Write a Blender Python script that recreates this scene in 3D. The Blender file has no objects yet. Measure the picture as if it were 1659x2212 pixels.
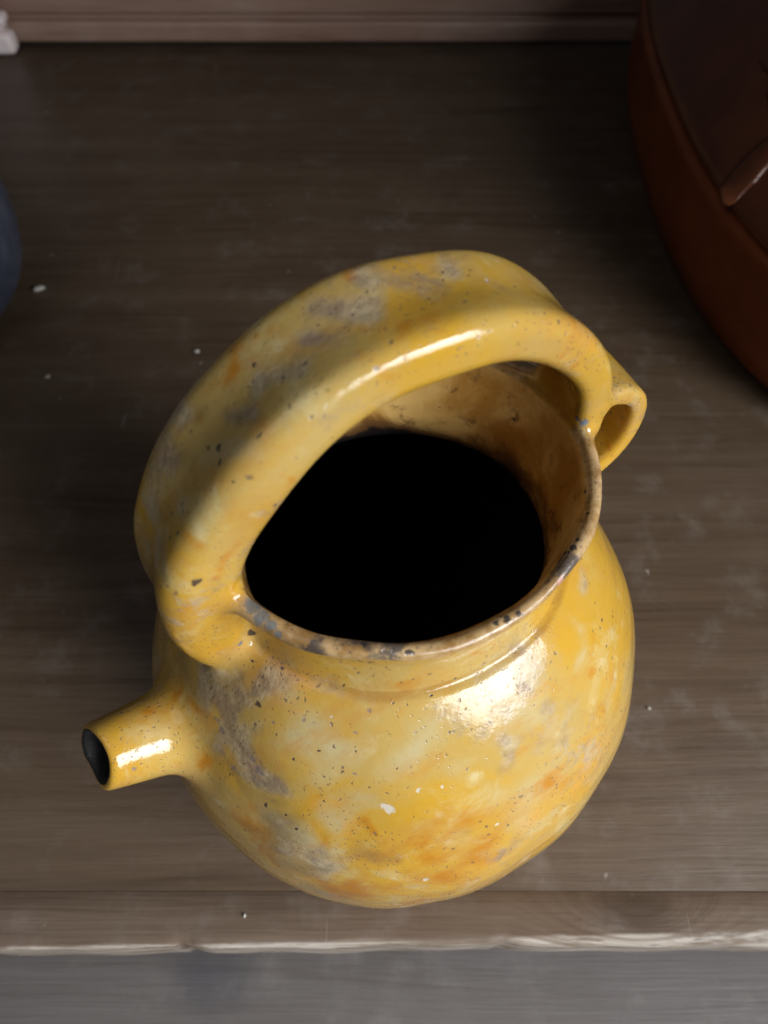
import bpy, bmesh, math, random
import numpy as np
from mathutils import Vector, Matrix

random.seed(7)
rng = np.random.default_rng(7)
scene = bpy.context.scene
COL = scene.collection

# ------------------------------------------------------------------ camera
cam_data = bpy.data.cameras.new('camera')
cam = bpy.data.objects.new('camera', cam_data)
COL.objects.link(cam)
cam.location = (-0.0032, -0.1119, 0.3368)
cam.rotation_euler = (math.radians(90 - 56), 0, 0)
cam_data.sensor_fit = 'HORIZONTAL'
cam_data.sensor_width = 36
cam_data.lens = 36 * 1600 / 1659
cam_data.clip_start = 0.01
cam_data.clip_end = 50
cam_data.dof.use_dof = True
cam_data.dof.focus_distance = 0.205
cam_data.dof.aperture_fstop = 18
scene.camera = cam

# ------------------------------------------------------------------ world (dim room) and window light
world = bpy.data.worlds.new('World')
scene.world = world
world.use_nodes = True
bg = world.node_tree.nodes['Background']
bg.inputs['Color'].default_value = (0.80, 0.86, 1.0, 1)
bg.inputs['Strength'].default_value = 0.035


def area(name, loc, target, sx, sy, power, color):
    d = bpy.data.lights.new(name, 'AREA')
    d.shape = 'RECTANGLE'
    d.size, d.size_y = sx, sy
    d.energy = power
    d.color = color
    o = bpy.data.objects.new(name, d)
    COL.objects.link(o)
    o.location = loc
    o.rotation_euler = (Vector(target) - Vector(loc)).to_track_quat('-Z', 'Y').to_euler()
    return o


key = area('window_light', (0.52, -0.47, 0.445), (0.0, -0.055, 0.085), 0.56, 0.40, 2.4, (0.92, 0.96, 1.0))
key.data.spread = math.radians(69)            # narrow beam, put in to darken the pot and table's back right
area('ceiling_fill', (-0.45, -0.25, 0.95), (0, 0.0, 0.1), 0.6, 0.6, 0.95, (0.97, 0.98, 1.0))  # unseen fill lamp added to lift the left side like ceiling bounce

vs = scene.view_settings
vs.view_transform = 'Standard'
vs.look = 'None'
vs.exposure = 0
vs.gamma = 1
scene.cycles.use_denoising = True
scene.cycles.max_bounces = 5
scene.cycles.use_adaptive_sampling = True
scene.cycles.adaptive_threshold = 0.03


# ------------------------------------------------------------------ helpers
def tag(o, label=None, cat=None, group=None, kind=None):
    if label: o['label'] = label
    if cat: o['category'] = cat
    if group: o['group'] = group
    if kind: o['kind'] = kind
    return o


def empty(name, loc=(0, 0, 0), rz=0.0):
    o = bpy.data.objects.new(name, None)
    o.empty_display_size = 0.02
    COL.objects.link(o)
    o.location = loc
    o.rotation_euler = (0, 0, rz)
    return o


def link_mesh(name, me, mat, parent=None, smooth=True):
    o = bpy.data.objects.new(name, me)
    COL.objects.link(o)
    if mat: me.materials.append(mat)
    if parent: o.parent = parent
    if smooth:
        me.shade_smooth()
    return o


def from_data(name, V, F, mat, parent=None, smooth=True):
    me = bpy.data.meshes.new(name)
    me.from_pydata([tuple(v) for v in V], [], [tuple(f) for f in F])
    me.update()
    return link_mesh(name, me, mat, parent, smooth)


def bm_obj(name, bm, mat, parent=None, smooth=True):
    me = bpy.data.meshes.new(name)
    bmesh.ops.recalc_face_normals(bm, faces=bm.faces)
    bm.to_mesh(me)
    bm.free()
    return link_mesh(name, me, mat, parent, smooth)


class NT:
    """small node-tree helper"""
    def __init__(self, name):
        self.mat = bpy.data.materials.new(name)
        self.mat.use_nodes = True
        self.t = self.mat.node_tree
        self.n = self.t.nodes
        self.n.clear()
        self.out = self.n.new('ShaderNodeOutputMaterial')
        self.bsdf = self.n.new('ShaderNodeBsdfPrincipled')
        self.t.links.new(self.bsdf.outputs[0], self.out.inputs[0])
        tc = self.n.new('ShaderNodeTexCoord')
        self.P = tc.outputs['Object']

    def link(self, a, b):
        self.t.links.new(a, b)

    def val(self, sock, v):
        if isinstance(v, bpy.types.NodeSocket):
            self.link(v, sock)
        elif v is not None:
            sock.default_value = v

    def math(self, op, a, b=None, c=None, clamp=False):
        n = self.n.new('ShaderNodeMath'); n.operation = op; n.use_clamp = clamp
        self.val(n.inputs[0], a); self.val(n.inputs[1], b)
        if c is not None: self.val(n.inputs[2], c)
        return n.outputs[0]

    def vmath(self, op, a, b=None, out=0):
        n = self.n.new('ShaderNodeVectorMath'); n.operation = op
        self.val(n.inputs[0], a)
        if b is not None: self.val(n.inputs[1], b)
        return n.outputs[out]

    def dist(self, a, b):
        return self.vmath('DISTANCE', a, b, out=1)

    def scale_vec(self, v, s):
        return self.vmath('MULTIPLY', v, s)

    def noise(self, vec, scale, detail=4, rough=0.55, dist=0.0, color=False):
        n = self.n.new('ShaderNodeTexNoise')
        self.val(n.inputs['Vector'], vec)
        self.val(n.inputs['Scale'], scale)
        n.inputs['Detail'].default_value = detail
        n.inputs['Roughness'].default_value = rough
        n.inputs['Distortion'].default_value = dist
        return n.outputs['Color' if color else 'Fac']

    def voronoi(self, vec, scale, feature='F1', out='Distance', rand=1.0):
        n = self.n.new('ShaderNodeTexVoronoi'); n.feature = feature
        self.val(n.inputs['Vector'], vec)
        n.inputs['Scale'].default_value = scale
        n.inputs['Randomness'].default_value = rand
        return n.outputs[out]

    def ramp(self, v, a, b, lo=0.0, hi=1.0, smooth=True):
        n = self.n.new('ShaderNodeMapRange')
        n.interpolation_type = 'SMOOTHSTEP' if smooth else 'LINEAR'
        self.val(n.inputs[0], v)
        for i, x in enumerate((a, b, lo, hi)):
            self.val(n.inputs[1 + i], x)
        return n.outputs[0]

    def mix(self, f, a, b, mode='MIX'):
        n = self.n.new('ShaderNodeMix'); n.data_type = 'RGBA'; n.blend_type = mode
        self.val(n.inputs['Factor'], f)
        ia = [s for s in n.inputs if s.name == 'A' and s.type == 'RGBA'][0]
        ib = [s for s in n.inputs if s.name == 'B' and s.type == 'RGBA'][0]
        for s, v in ((ia, a), (ib, b)):
            if isinstance(v, tuple): v = (*v[:3], 1)
            self.val(s, v)
        return [s for s in n.outputs if s.type == 'RGBA'][0]

    def mixf(self, f, a, b):
        n = self.n.new('ShaderNodeMix'); n.data_type = 'FLOAT'
        self.val(n.inputs[0], f); self.val(n.inputs[2], a); self.val(n.inputs[3], b)
        return n.outputs[0]

    def sep(self, v):
        n = self.n.new('ShaderNodeSeparateXYZ'); self.val(n.inputs[0], v)
        return n.outputs

    def bump(self, h, strength, distance, normal=None):
        n = self.n.new('ShaderNodeBump')
        self.val(n.inputs['Height'], h)
        self.val(n.inputs['Strength'], strength)
        n.inputs['Distance'].default_value = distance
        if normal is not None: self.link(normal, n.inputs['Normal'])
        return n.outputs[0]

    def attr(self, name):
        n = self.n.new('ShaderNodeAttribute'); n.attribute_name = name
        return n.outputs['Fac']

    def set(self, **kw):
        names = {'color': 'Base Color', 'rough': 'Roughness', 'normal': 'Normal', 'coat': 'Coat Weight',
                 'coatr': 'Coat Roughness', 'spec': 'Specular IOR Level', 'ior': 'IOR', 'coatn': 'Coat Normal'}
        for k, v in kw.items():
            if isinstance(v, tuple): v = (*v[:3], 1)
            self.val(self.bsdf.inputs[names[k]], v)
        return self.mat


# ------------------------------------------------------------------ wood materials
def wood(name, c_dark, c_mid, c_light, rough=0.42, seed=0.0, worn=None, spec=0.5, knots=(), dark_patches=()):
    m = NT(name)
    P = m.vmath('ADD', m.P, (seed, seed * 1.7, seed * 0.6))
    warp = m.noise(m.scale_vec(P, (2.2, 9, 9)), 1.0, 3)
    x, y, z = m.sep(P)[:3]
    yy = m.math('ADD', m.math('ADD', y, m.math('MULTIPLY', z, 0.9)), m.math('MULTIPLY', m.math('SUBTRACT', warp, 0.5), 0.035))
    for (kx, ky, kr) in knots:      # grain bends round a knot
        d = m.dist(m.scale_vec(m.P, (0.45, 1, 0)), (kx * 0.45, ky, 0))
        yy = m.math('ADD', yy, m.math('MULTIPLY', m.ramp(d, 0.0, kr, 1.0, 0.0), kr * 1.1))
    cv = m.n.new('ShaderNodeCombineXYZ')
    m.val(cv.inputs[0], m.math('MULTIPLY', x, 0.035)); m.val(cv.inputs[1], yy); m.val(cv.inputs[2], 0.0)
    g1 = m.noise(cv.outputs[0], 55, 4, 0.6)
    g2 = m.noise(cv.outputs[0], 260, 3, 0.65)
    g3 = m.noise(m.scale_vec(P, (25, 900, 900)), 1.0, 2)
    blot = m.noise(P, 9, 5, 0.6)
    fac = m.math('ADD', m.math('MULTIPLY', g1, 0.6), m.math('MULTIPLY', g2, 0.4))
    col = m.mix(m.ramp(fac, 0.28, 0.52), c_dark, c_mid)
    col = m.mix(m.math('MULTIPLY', m.ramp(fac, 0.46, 0.74), 0.6), col, c_light)
    col = m.mix(m.math('MULTIPLY', m.ramp(blot, 0.45, 0.75), 0.45), col, c_light)
    col = m.mix(m.math('MULTIPLY', m.ramp(g3, 0.52, 0.68), 0.32), col, c_dark)
    for (kx, ky, kr) in knots:
        d = m.dist(m.scale_vec(m.P, (0.45, 1, 0)), (kx * 0.45, ky, 0))
        col = m.mix(m.ramp(d, kr * 0.12, kr * 0.45, 0.6, 0.0), col, tuple(c * 0.7 for c in c_dark))
    for (kx, ky, kr) in dark_patches:     # soft blue-black patch on the board
        d = m.math('ADD', m.dist(m.scale_vec(m.P, (0.8, 1, 0)), (kx * 0.8, ky, 0)), m.math('MULTIPLY', m.math('SUBTRACT', m.noise(P, 60, 4, 0.6), 0.5), kr * 1.2))
        col = m.mix(m.ramp(d, 0.0, kr, 0.5, 0.0), col, (0.045, 0.045, 0.060))
    # dust film and pale scuffs
    dust = m.ramp(m.noise(P, 38, 6, 0.7), 0.50, 0.78)
    col = m.mix(m.math('MULTIPLY', dust, 0.20), col, (0.34, 0.30, 0.27))
    sc = m.noise(m.scale_vec(P, (130, 60, 60)), 1.0, 3, 0.6)
    col = m.mix(m.ramp(sc, 0.72, 0.78, 0, 0.5), col, (0.42, 0.37, 0.33))
    rg = m.math('ADD', m.math('MULTIPLY', blot, 0.22), rough - 0.10)
    rg = m.math('ADD', rg, m.math('MULTIPLY', dust, 0.15))
    if worn is not None:            # bare pale wood where the arris is rubbed off
        wy, wz = worn
        wn = m.noise(m.scale_vec(P, (14, 60, 60)), 1.0, 5, 0.7)
        py = m.sep(m.P)[1]
        ww = m.math('ADD', py, m.math('MULTIPLY', m.math('SUBTRACT', wn, 0.5), 0.006))
        xs = m.math('MULTIPLY', m.sep(m.P)[0], 0.018)
        k = m.ramp(m.math('SUBTRACT', ww, xs), wy - 0.0006, wy + 0.0012, 1.0, 0.0)
        pale = m.mix(m.ramp(g2, 0.35, 0.65), (0.22, 0.17, 0.128), (0.47, 0.41, 0.35))
        pale = m.mix(m.ramp(m.noise(m.scale_vec(P, (30, 200, 200)), 1.0, 5, 0.7), 0.45, 0.62), pale, (0.17, 0.125, 0.09))
        pale = m.mix(m.ramp(m.noise(m.scale_vec(P, (40, 300, 300)), 1.0, 4), 0.62, 0.70), pale, (0.06, 0.045, 0.04))
        col = m.mix(k, col, pale)
        rg = m.mixf(k, rg, 0.6)
    lx = m.noise(m.vmath('ADD', m.scale_vec(P, (420, 22, 22)), (3.3, 0, 0)), 1.0, 2, 0.5, 0.6)
    col = m.mix(m.math('MULTIPLY', m.ramp(lx, 0.735, 0.76), m.ramp(blot, 0.47, 0.57, 0, 0.3)), col, (0.40, 0.36, 0.32))
    nrm = m.bump(m.math('ADD', g2, m.math('MULTIPLY', g3, 0.6)), 0.35, 0.0006)
    nrm = m.bump(m.noise(P, 300, 3, 0.6), 0.12, 0.0006, nrm)
    return m.set(color=col, rough=rg, normal=nrm, spec=spec)


TOP_FRONT = -0.0908
M_top = wood('varnished_plank', (0.054, 0.031, 0.017), (0.092, 0.059, 0.035), (0.146, 0.101, 0.067), 0.44, 0.3, spec=0.28)
M_front = wood('front_plank', (0.072, 0.045, 0.028), (0.135, 0.091, 0.062), (0.21, 0.152, 0.112), 0.42, 2.1,
               spec=0.35, worn=(TOP_FRONT + 0.0021, 0), knots=((0.098, -0.078, 0.024),))
M_low = wood('lower_board', (0.105, 0.088, 0.080), (0.14, 0.122, 0.113), (0.185, 0.165, 0.155), 0.45, 4.4, dark_patches=((-0.080, -0.098, 0.022),))
M_rail = wood('back_rail', (0.17, 0.092, 0.062), (0.27, 0.165, 0.12), (0.37, 0.255, 0.20), 0.42, 6.2)

# ------------------------------------------------------------------ table top: two planks and a dark joint
def rounded_box(bm, x0, x1, y0, y1, z0, z1, r, seg=3):
    res = bmesh.ops.create_cube(bm, size=1.0)
    for v in res['verts']:
        v.co.x = x0 if v.co.x < 0 else x1
        v.co.y = y0 if v.co.y < 0 else y1
        v.co.z = z0 if v.co.z < 0 else z1
    es = list({e for v in res['verts'] for e in v.link_edges})
    bmesh.ops.bevel(bm, geom=es, offset=r, segments=seg, profile=0.5, affect='EDGES')


def smooth_by_angle(o, deg=40):
    me = o.data
    me.shade_smooth()
    me.set_sharp_from_angle(angle=math.radians(deg))


table = tag(empty('table_top', (0, 0, 0)), 'dark varnished wooden table top of planks under the yellow jug', 'table top', kind='structure')
SEAM = -0.0712
bm = bmesh.new(); rounded_box(bm, -0.9, 0.9, SEAM + 0.00008, 0.662, -0.030, 0.0, 0.0002, 2)
o = bm_obj('plank', bm, M_top, table); smooth_by_angle(o)
# front plank: worn, slightly wavy rounded nose
nx = 240
prof = []
R = 0.0042
for k in range(9):
    a = math.pi / 2 * k / 8
    prof.append((-R + R * (1 - math.sin(a)) + 0 - 0.0, 0.0))
prof = [(SEAM - 0.00006 - TOP_FRONT, -0.030), (SEAM - 0.00006 - TOP_FRONT, -0.0002), (SEAM - 0.0003 - TOP_FRONT, 0.0), (0.012, 0.0)]
for k in range(10):
    a = math.pi / 2 * k / 9
    prof.append((R - R * math.sin(a), -R * 0.8 + R * 0.8 * math.cos(a)))
prof += [(0.0, -0.012), (0.0, -0.030)]
V, F = [], []
for i in range(nx + 1):
    x = -0.45 + 0.9 * i / nx
    w = 0.0004 * math.sin(x * 21 + 1) + 0.0003 * math.sin(x * 57) + 0.0003 * math.sin(x * 143 + 2) + 0.004 * x
    nick = 0.0016 * math.exp(-((x + 0.082) / 0.0025) ** 2) + 0.0012 * math.exp(-((x - 0.046) / 0.002) ** 2)
    for (y, z) in prof:
        k = max(0.0, 1 - y / 0.012)
        V.append((x, TOP_FRONT + y + k * (w + nick), z - nick * 0.6 * k))
n = len(prof)
for i in range(nx):
    for j in range(n):
        a, b = i * n + j, i * n + (j + 1) % n
        F.append((a, b, b + n, a + n))
o = from_data('plank', V, F, M_front, table); smooth_by_angle(o, 50)
M_dark = NT('joint_dirt').set(color=(0.008, 0.006, 0.005), rough=0.9)

# lower board under the table edge
bm = bmesh.new(); rounded_box(bm, -0.8, 0.8, -0.45, 0.10, -0.085, -0.055, 0.002, 2)
o = bm_obj('lower_shelf', bm, M_low); smooth_by_angle(o)
tag(o, 'grey brown lower wooden board below the pale worn table edge', 'shelf', kind='structure')

# ------------------------------------------------------------------ back rail with groove
YB = 0.6485
rail = tag(empty('back_rail', (0, YB, 0)), 'moulded wooden rail with a groove along the back of the table', 'rail', kind='structure')
def extrude_profile(name, pts, x0, x1, mat, parent):
    V, F = [], []
    n = len(pts)
    for x in (x0, x1):
        for (y, z) in pts: V.append((x, y, z))
    for j in range(n):
        a, b = j, (j + 1) % n
        F.append((a, b, b + n, a + n))
    F.append(tuple(range(n))[::-1]); F.append(tuple(range(n, 2 * n)))
    o = from_data(name, V, F, mat, parent); smooth_by_angle(o, 35)
    return o
def arc(cy, cz, r, a0, a1, n=6):
    return [(cy + r * math.cos(math.radians(a0 + (a1 - a0) * k / n)), cz + r * math.sin(math.radians(a0 + (a1 - a0) * k / n))) for k in range(n + 1)]
low = [(0.03, 0.0032)] + [(0.004, 0.0032)] + arc(0.004, 0.0072, 0.004, 270, 180, 5) + arc(0.004, 0.0176, 0.004, 180, 90, 5) + [(0.03, 0.0216)]
extrude_profile('lower_moulding', low, -0.8, 0.8, M_rail, rail)
extrude_profile('groove_strip', [(0.03, 0.0216), (0.0075, 0.0216), (0.0075, 0.0262), (0.03, 0.0262)], -0.8, 0.8, M_rail, rail)
up = [(0.03, 0.0262)] + [(0.005, 0.0262)] + arc(0.006, 0.0292, 0.003, 270, 180, 4) + [(0.004, 0.09), (0.03, 0.10)]
extrude_profile('upper_panel', up, -0.8, 0.8, M_rail, rail)

# ------------------------------------------------------------------ pale pilaster foot at the far left
mp = NT('window_lit_wood')  # wood moulding; strong window light put into this pale colour
pn = mp.noise(mp.P, 60, 5, 0.6)
M_pale = mp.set(color=mp.mix(mp.ramp(pn, 0.35, 0.7), (0.62, 0.50, 0.47), (0.80, 0.70, 0.68)), rough=0.4,
                normal=mp.bump(mp.noise(mp.P, 200, 3), 0.2, 0.001))
pil = tag(empty('pilaster', (-0.382, 0.640, 0)), 'wooden pilaster foot with window light put into its pale pinkish colour at the far left end of the back rail', 'pilaster')
for nm, hw, hd, z0, z1, r in (('plinth', 0.036, 0.012, 0.0005, 0.020, 0.006), ('neck_fillet', 0.031, 0.009, 0.0202, 0.0245, 0.001),
                               ('base_moulding', 0.035, 0.0115, 0.0247, 0.034, 0.004), ('shaft', 0.029, 0.008, 0.0342, 0.11, 0.002)):
    bm = bmesh.new(); rounded_box(bm, -hw, hw, -hd, hd * 0.5, z0, z1, r, 4)
    o = bm_obj(nm, bm, M_pale, pil); smooth_by_angle(o, 50)


# ------------------------------------------------------------------ the yellow jug: implicit clay form, meshed by surface nets
def catmull(pts, n=16):
    pts = [np.array(p, float) for p in pts]
    pts = [2 * pts[0] - pts[1]] + pts + [2 * pts[-1] - pts[-2]]
    out = []
    for i in range(1, len(pts) - 2):
        p0, p1, p2, p3 = pts[i - 1:i + 3]
        for k in range(n):
            t = k / n
            out.append(0.5 * ((2 * p1) + (-p0 + p2) * t + (2 * p0 - 5 * p1 + 4 * p2 - p3) * t * t + (-p0 + 3 * p1 - 3 * p2 + p3) * t ** 3))
    out.append(pts[-2])
    return np.array(out)


H = 0.00095                                            # voxel
lo = np.array([-0.122, -0.094, -0.005]); hi = np.array([0.094, 0.094, 0.256])
N = np.ceil((hi - lo) / H).astype(int) + 1
U = (lo[0] + H * np.arange(N[0])).astype(np.float32)[:, None, None]
Vv = (lo[1] + H * np.arange(N[1])).astype(np.float32)[None, :, None]
Z = (lo[2] + H * np.arange(N[2])).astype(np.float32)[None, None, :]

outer = [(0.046, 0.0), (0.053, 0.0015), (0.060, 0.008), (0.0715, 0.026), (0.0805, 0.050), (0.0845, 0.075), (0.0835, 0.098),
         (0.0765, 0.121), (0.0665, 0.1402), (0.0576, 0.1522), (0.0524, 0.1576), (0.0504, 0.1592), (0.0496, 0.1600), (0.0478, 0.1605), (0.0472, 0.1618), (0.0463, 0.1670), (0.0461, 0.1730), (0.0470, 0.1785), (0.0488, 0.1832), (0.0503, 0.1860)]
lip = [(0.0503, 0.1880), (0.0484, 0.1892), (0.0461, 0.1882)]
inner = [(0.0444, 0.1830), (0.0427, 0.1740), (0.0416, 0.1640), (0.0416, 0.1560), (0.0455, 0.1490), (0.0580, 0.1380), (0.0700, 0.1180), (0.0775, 0.0960),
         (0.0785, 0.0750), (0.0745, 0.0510), (0.0660, 0.0290), (0.0520, 0.0100), (0.0300, 0.0075)]
oc = catmull(outer + lip + inner, 8)
poly = np.vstack([[(-0.02, 0.0)], oc, [(-0.02, 0.0075)]])
ic = catmull(inner, 8)
cav = np.vstack([[(-0.02, 0.0075)], ic[::-1], [(0.0448, 0.1850), (0.0458, 0.1875), (0.0470, 0.1893), (0.0485, 0.1930), (0.0485, 0.215)], [(-0.02, 0.215)]])


def poly_sdf(poly, gx, gz):
    X, Y = np.meshgrid(gx, gz, indexing='ij')
    d = np.full(X.shape, 1e9); ins = np.zeros(X.shape, bool)
    n = len(poly)
    for i in range(n):
        a, b = poly[i], poly[(i + 1) % n]
        e = b - a
        wx, wy = X - a[0], Y - a[1]
        t = np.clip((wx * e[0] + wy * e[1]) / (e @ e + 1e-18), 0, 1)
        d = np.minimum(d, (wx - t * e[0]) ** 2 + (wy - t * e[1]) ** 2)
        c = ((a[1] <= Y) & (b[1] > Y)) | ((b[1] <= Y) & (a[1] > Y))
        with np.errstate(divide='ignore', invalid='ignore'):
            xi = a[0] + (Y - a[1]) / (e[1] if e[1] else 1e-18) * e[0]
        ins ^= c & (X < xi)
    d = np.sqrt(d)
    return np.where(ins, -d, d).astype(np.float32)


g2 = 0.0005
gr = np.arange(0, 0.175, g2); gz = np.arange(-0.006, 0.262, g2)
S_body = poly_sdf(poly, gr, gz); S_cav = poly_sdf(cav, gr, gz)


def sample2(S, a, b, a0, b0):
    fa = np.clip((a - a0) / g2, 0, S.shape[0] - 1.001); fb = np.clip((b - b0) / g2, 0, S.shape[1] - 1.001)
    ia = fa.astype(np.int32); ib = fb.astype(np.int32)
    fa = (fa - ia).astype(np.float32); fb = (fb - ib).astype(np.float32)
    return (S[ia, ib] * (1 - fa) * (1 - fb) + S[ia + 1, ib] * fa * (1 - fb) + S[ia, ib + 1] * (1 - fa) * fb + S[ia + 1, ib + 1] * fa * fb)


ez = 0.040 * np.clip((Z - 0.135) / 0.045, 0, 1)
theta = np.arctan2(Vv, U + 0 * Vv).astype(np.float32)
wob = 1 + 0.006 * np.sin(2 * theta + 0.8) + 0.004 * np.sin(3 * theta + 2.2)
rr = np.sqrt((U / (1 + ez)) ** 2 + (Vv / (1 - ez)) ** 2) / wob
rr = rr + 0.00004 * np.sin(Z * 700 + 0.6 * np.sin(Z * 130)) + 0.00002 * np.sin(Z * 1730 + 1)       # throwing rings
zrim = Z - np.clip((Z - 0.16) / 0.03, 0, 1) * (0.0011 * np.sin(2 * theta + 1.1) + 0.0007 * np.sin(5 * theta + 0.3) + 0.0004 * np.sin(11 * theta))
d_body = sample2(S_body, rr, zrim, 0.0, -0.006)
d_cav = sample2(S_cav, rr, zrim, 0.0, -0.006)
del rr, zrim


def strap(pts, wts, vc, groove):
    """strap of rounded section following a curve in the u-z plane; wts = (half width, half thickness) at each point"""
    c = catmull(pts, 14); wt = catmull(wts, 14)
    X = U[:, :, 0] + 0 * Z[0]; Y = Z[0] + 0 * U[:, :, 0]
    best = np.full(X.shape, 1e9, np.float32); ww = np.zeros_like(best); tt = np.zeros_like(best); sg = np.zeros_like(best)
    for i in range(len(c) - 1):
        a, b = c[i], c[i + 1]; e = b - a
        wx, wy = X - a[0], Y - a[1]
        t = np.clip((wx * e[0] + wy * e[1]) / (e @ e), 0, 1)
        d = np.sqrt((wx - t * e[0]) ** 2 + (wy - t * e[1]) ** 2)
        m = d < best
        best[m] = d[m]
        ww[m] = (wt[i][0] * (1 - t) + wt[i + 1][0] * t)[m]; tt[m] = (wt[i][1] * (1 - t) + wt[i + 1][1] * t)[m]
        sg[m] = np.sign(e[0] * wy - e[1] * wx)[m]
    best, ww, tt, sg = (q[:, None, :] for q in (best, ww, tt, sg))
    av = np.abs(Vv - vc)
    tl = tt - groove * tt * np.exp(-(av / (0.50 * ww)) ** 2) * np.where(sg > 0, 1.0, 0.35)
    r = 0.68 * tt
    qa = best - (tl - r); qb = av - (ww - r)
    return (np.sqrt(np.maximum(qa, 0) ** 2 + np.maximum(qb, 0) ** 2) + np.minimum(np.maximum(qa, qb), 0) - r).astype(np.float32)


hp = [(-0.0520, 0.1500), (-0.0550, 0.1600), (-0.0562, 0.1720), (-0.0556, 0.1840), (-0.0530, 0.1960), (-0.0456, 0.2094), (-0.0350, 0.2226), (-0.0222, 0.2320), (-0.0070, 0.2370),
      (0.0095, 0.2366), (0.0240, 0.2318), (0.0375, 0.2218), (0.0478, 0.2080), (0.0520, 0.1935), (0.0522, 0.1820), (0.0490, 0.1720)]
hw = [(0.0120, 0.0070), (0.0138, 0.0086), (0.0146, 0.0094), (0.0150, 0.0098), (0.0152, 0.0096), (0.0150, 0.0090), (0.0148, 0.0082), (0.0146, 0.0076), (0.0142, 0.0070),
      (0.0138, 0.0066), (0.0132, 0.0062), (0.0126, 0.0058), (0.0114, 0.0050), (0.0106, 0.0045), (0.0104, 0.0042), (0.0100, 0.0040)]
d_handle = strap([(p[0], p[1]) for p in hp[::-1]], hw[::-1], 0.0, 0.42)
lp = [(0.0520, 0.1950), (0.0612, 0.1940), (0.0688, 0.1885), (0.0714, 0.1795), (0.0692, 0.1695), (0.0620, 0.1618), (0.0500, 0.1565)]
d_loop = strap(lp[::-1], [(0.0108, 0.0030)] * 7, 0.0015, 0.0)

# pouring spout
sa = math.radians(186.0)
A = np.array([math.cos(sa) * 0.050, math.sin(sa) * 0.050, 0.1060]); B = np.array([math.cos(sa) * 0.0985, math.sin(sa) * 0.0985, 0.1300])
ax = B - A; L = np.linalg.norm(ax); ax /= L
px, py, pz = U - A[0], Vv - A[1], Z - A[2]
s = px * ax[0] + py * ax[1] + pz * ax[2]
rad = np.sqrt(np.maximum(px ** 2 + py ** 2 + pz ** 2 - s ** 2, 0))
ts = np.clip(s / L, 0, 1)
rs = np.interp(ts, [0, 0.3, 0.5, 0.75, 0.95, 1], [0.0180, 0.0150, 0.0133, 0.0114, 0.0100, 0.0096]).astype(np.float32)
k = 0.0016
an_ = np.arctan2(pz, py + 0 * pz)
a_, b_ = rad - rs, s - L + 0.0007 * np.sin(an_ * 3 + 0.5) + 0.0005 * np.sin(an_ * 7 + 1.0)
hmix = np.clip(0.5 - 0.5 * (b_ - a_) / k, 0, 1)
d_spout = (b_ * (1 - hmix) + a_ * hmix + k * hmix * (1 - hmix)).astype(np.float32)
d_spout = np.maximum(d_spout, -0.012 - s)
bore = rad - np.interp(ts, [0, 0.7, 1], [0.0085, 0.0058, 0.0064]).astype(np.float32)
bore = np.maximum(bore, -0.03 - s)
del px, py, pz, rad, ts, rs, a_, b_, hmix


def smin(a, b, k):
    h = np.clip(0.5 + 0.5 * (b - a) / k, 0, 1)
    return b * (1 - h) + a * h - k * h * (1 - h)


D = smin(d_body, d_handle, 0.005)
D = smin(D, d_loop, 0.003)
D = smin(D, d_spout, 0.009)
D = D + 0.00030 * (np.sin(U * 160 + 1.3 * np.sin(Z * 90)) * np.sin(Vv * 140 + 0.7) + np.sin(Z * 120 + Vv * 70 + 2.0) * np.sin(U * 85 - 0.4))
cavm = np.maximum(d_cav, Z - 0.1886)
D = -smin(-D, cavm, 0.0024)
D = -smin(-D, bore, 0.0016)
D = D.astype(np.float32)
D[0] = D[-1] = 1; D[:, 0] = D[:, -1] = 1; D[:, :, 0] = D[:, :, -1] = 1


def surface_nets(D):
    neg = D < 0
    nx, ny, nz = D.shape
    c8 = [(i, j, k) for i in (0, 1) for j in (0, 1) for k in (0, 1)]
    cnt = np.zeros((nx - 1, ny - 1, nz - 1), np.int8)
    for i, j, k in c8: cnt += neg[i:nx - 1 + i, j:ny - 1 + j, k:nz - 1 + k]
    act = (cnt > 0) & (cnt < 8)
    ci, cj, ck = np.nonzero(act)
    idx = np.full(act.shape, -1, np.int64); idx[ci, cj, ck] = np.arange(len(ci))
    val = {c: D[ci + c[0], cj + c[1], ck + c[2]] for c in c8}
    acc = np.zeros((len(ci), 3)); num = np.zeros(len(ci))
    for a in c8:
        for axis in range(3):
            if a[axis]: continue
            b = list(a); b[axis] = 1; b = tuple(b)
            va, vb = val[a], val[b]
            m = (va < 0) != (vb < 0)
            t = np.where(m, va / np.where(m, va - vb, 1), 0)
            p = np.tile(np.array(a, float), (len(ci), 1)); p[:, axis] = t
            acc += p * m[:, None]; num += m
    Vt = np.stack([ci, cj, ck], 1) + acc / num[:, None]
    Fs = []
    for axis in range(3):
        o1, o2 = [(1, 2), (2, 0), (0, 1)][axis]
        sl0 = [slice(None)] * 3; sl1 = [slice(None)] * 3
        sl0[axis] = slice(0, -1); sl1[axis] = slice(1, None)
        n0, n1 = neg[tuple(sl0)], neg[tuple(sl1)]
        e = np.stack(np.nonzero(n0 != n1), 1)
        ok = (e[:, o1] > 0) & (e[:, o2] > 0)
        e = e[ok]
        flip = n0[e[:, 0], e[:, 1], e[:, 2]]
        q = []
        for d1, d2 in ((1, 1), (0, 1), (0, 0), (1, 0)):
            f = e.copy(); f[:, o1] -= d1; f[:, o2] -= d2
            q.append(idx[f[:, 0], f[:, 1], f[:, 2]])
        q = np.stack(q, 1)
        q[~flip] = q[~flip][:, ::-1]
        Fs.append(q)
    return Vt, np.vstack(Fs)


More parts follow.
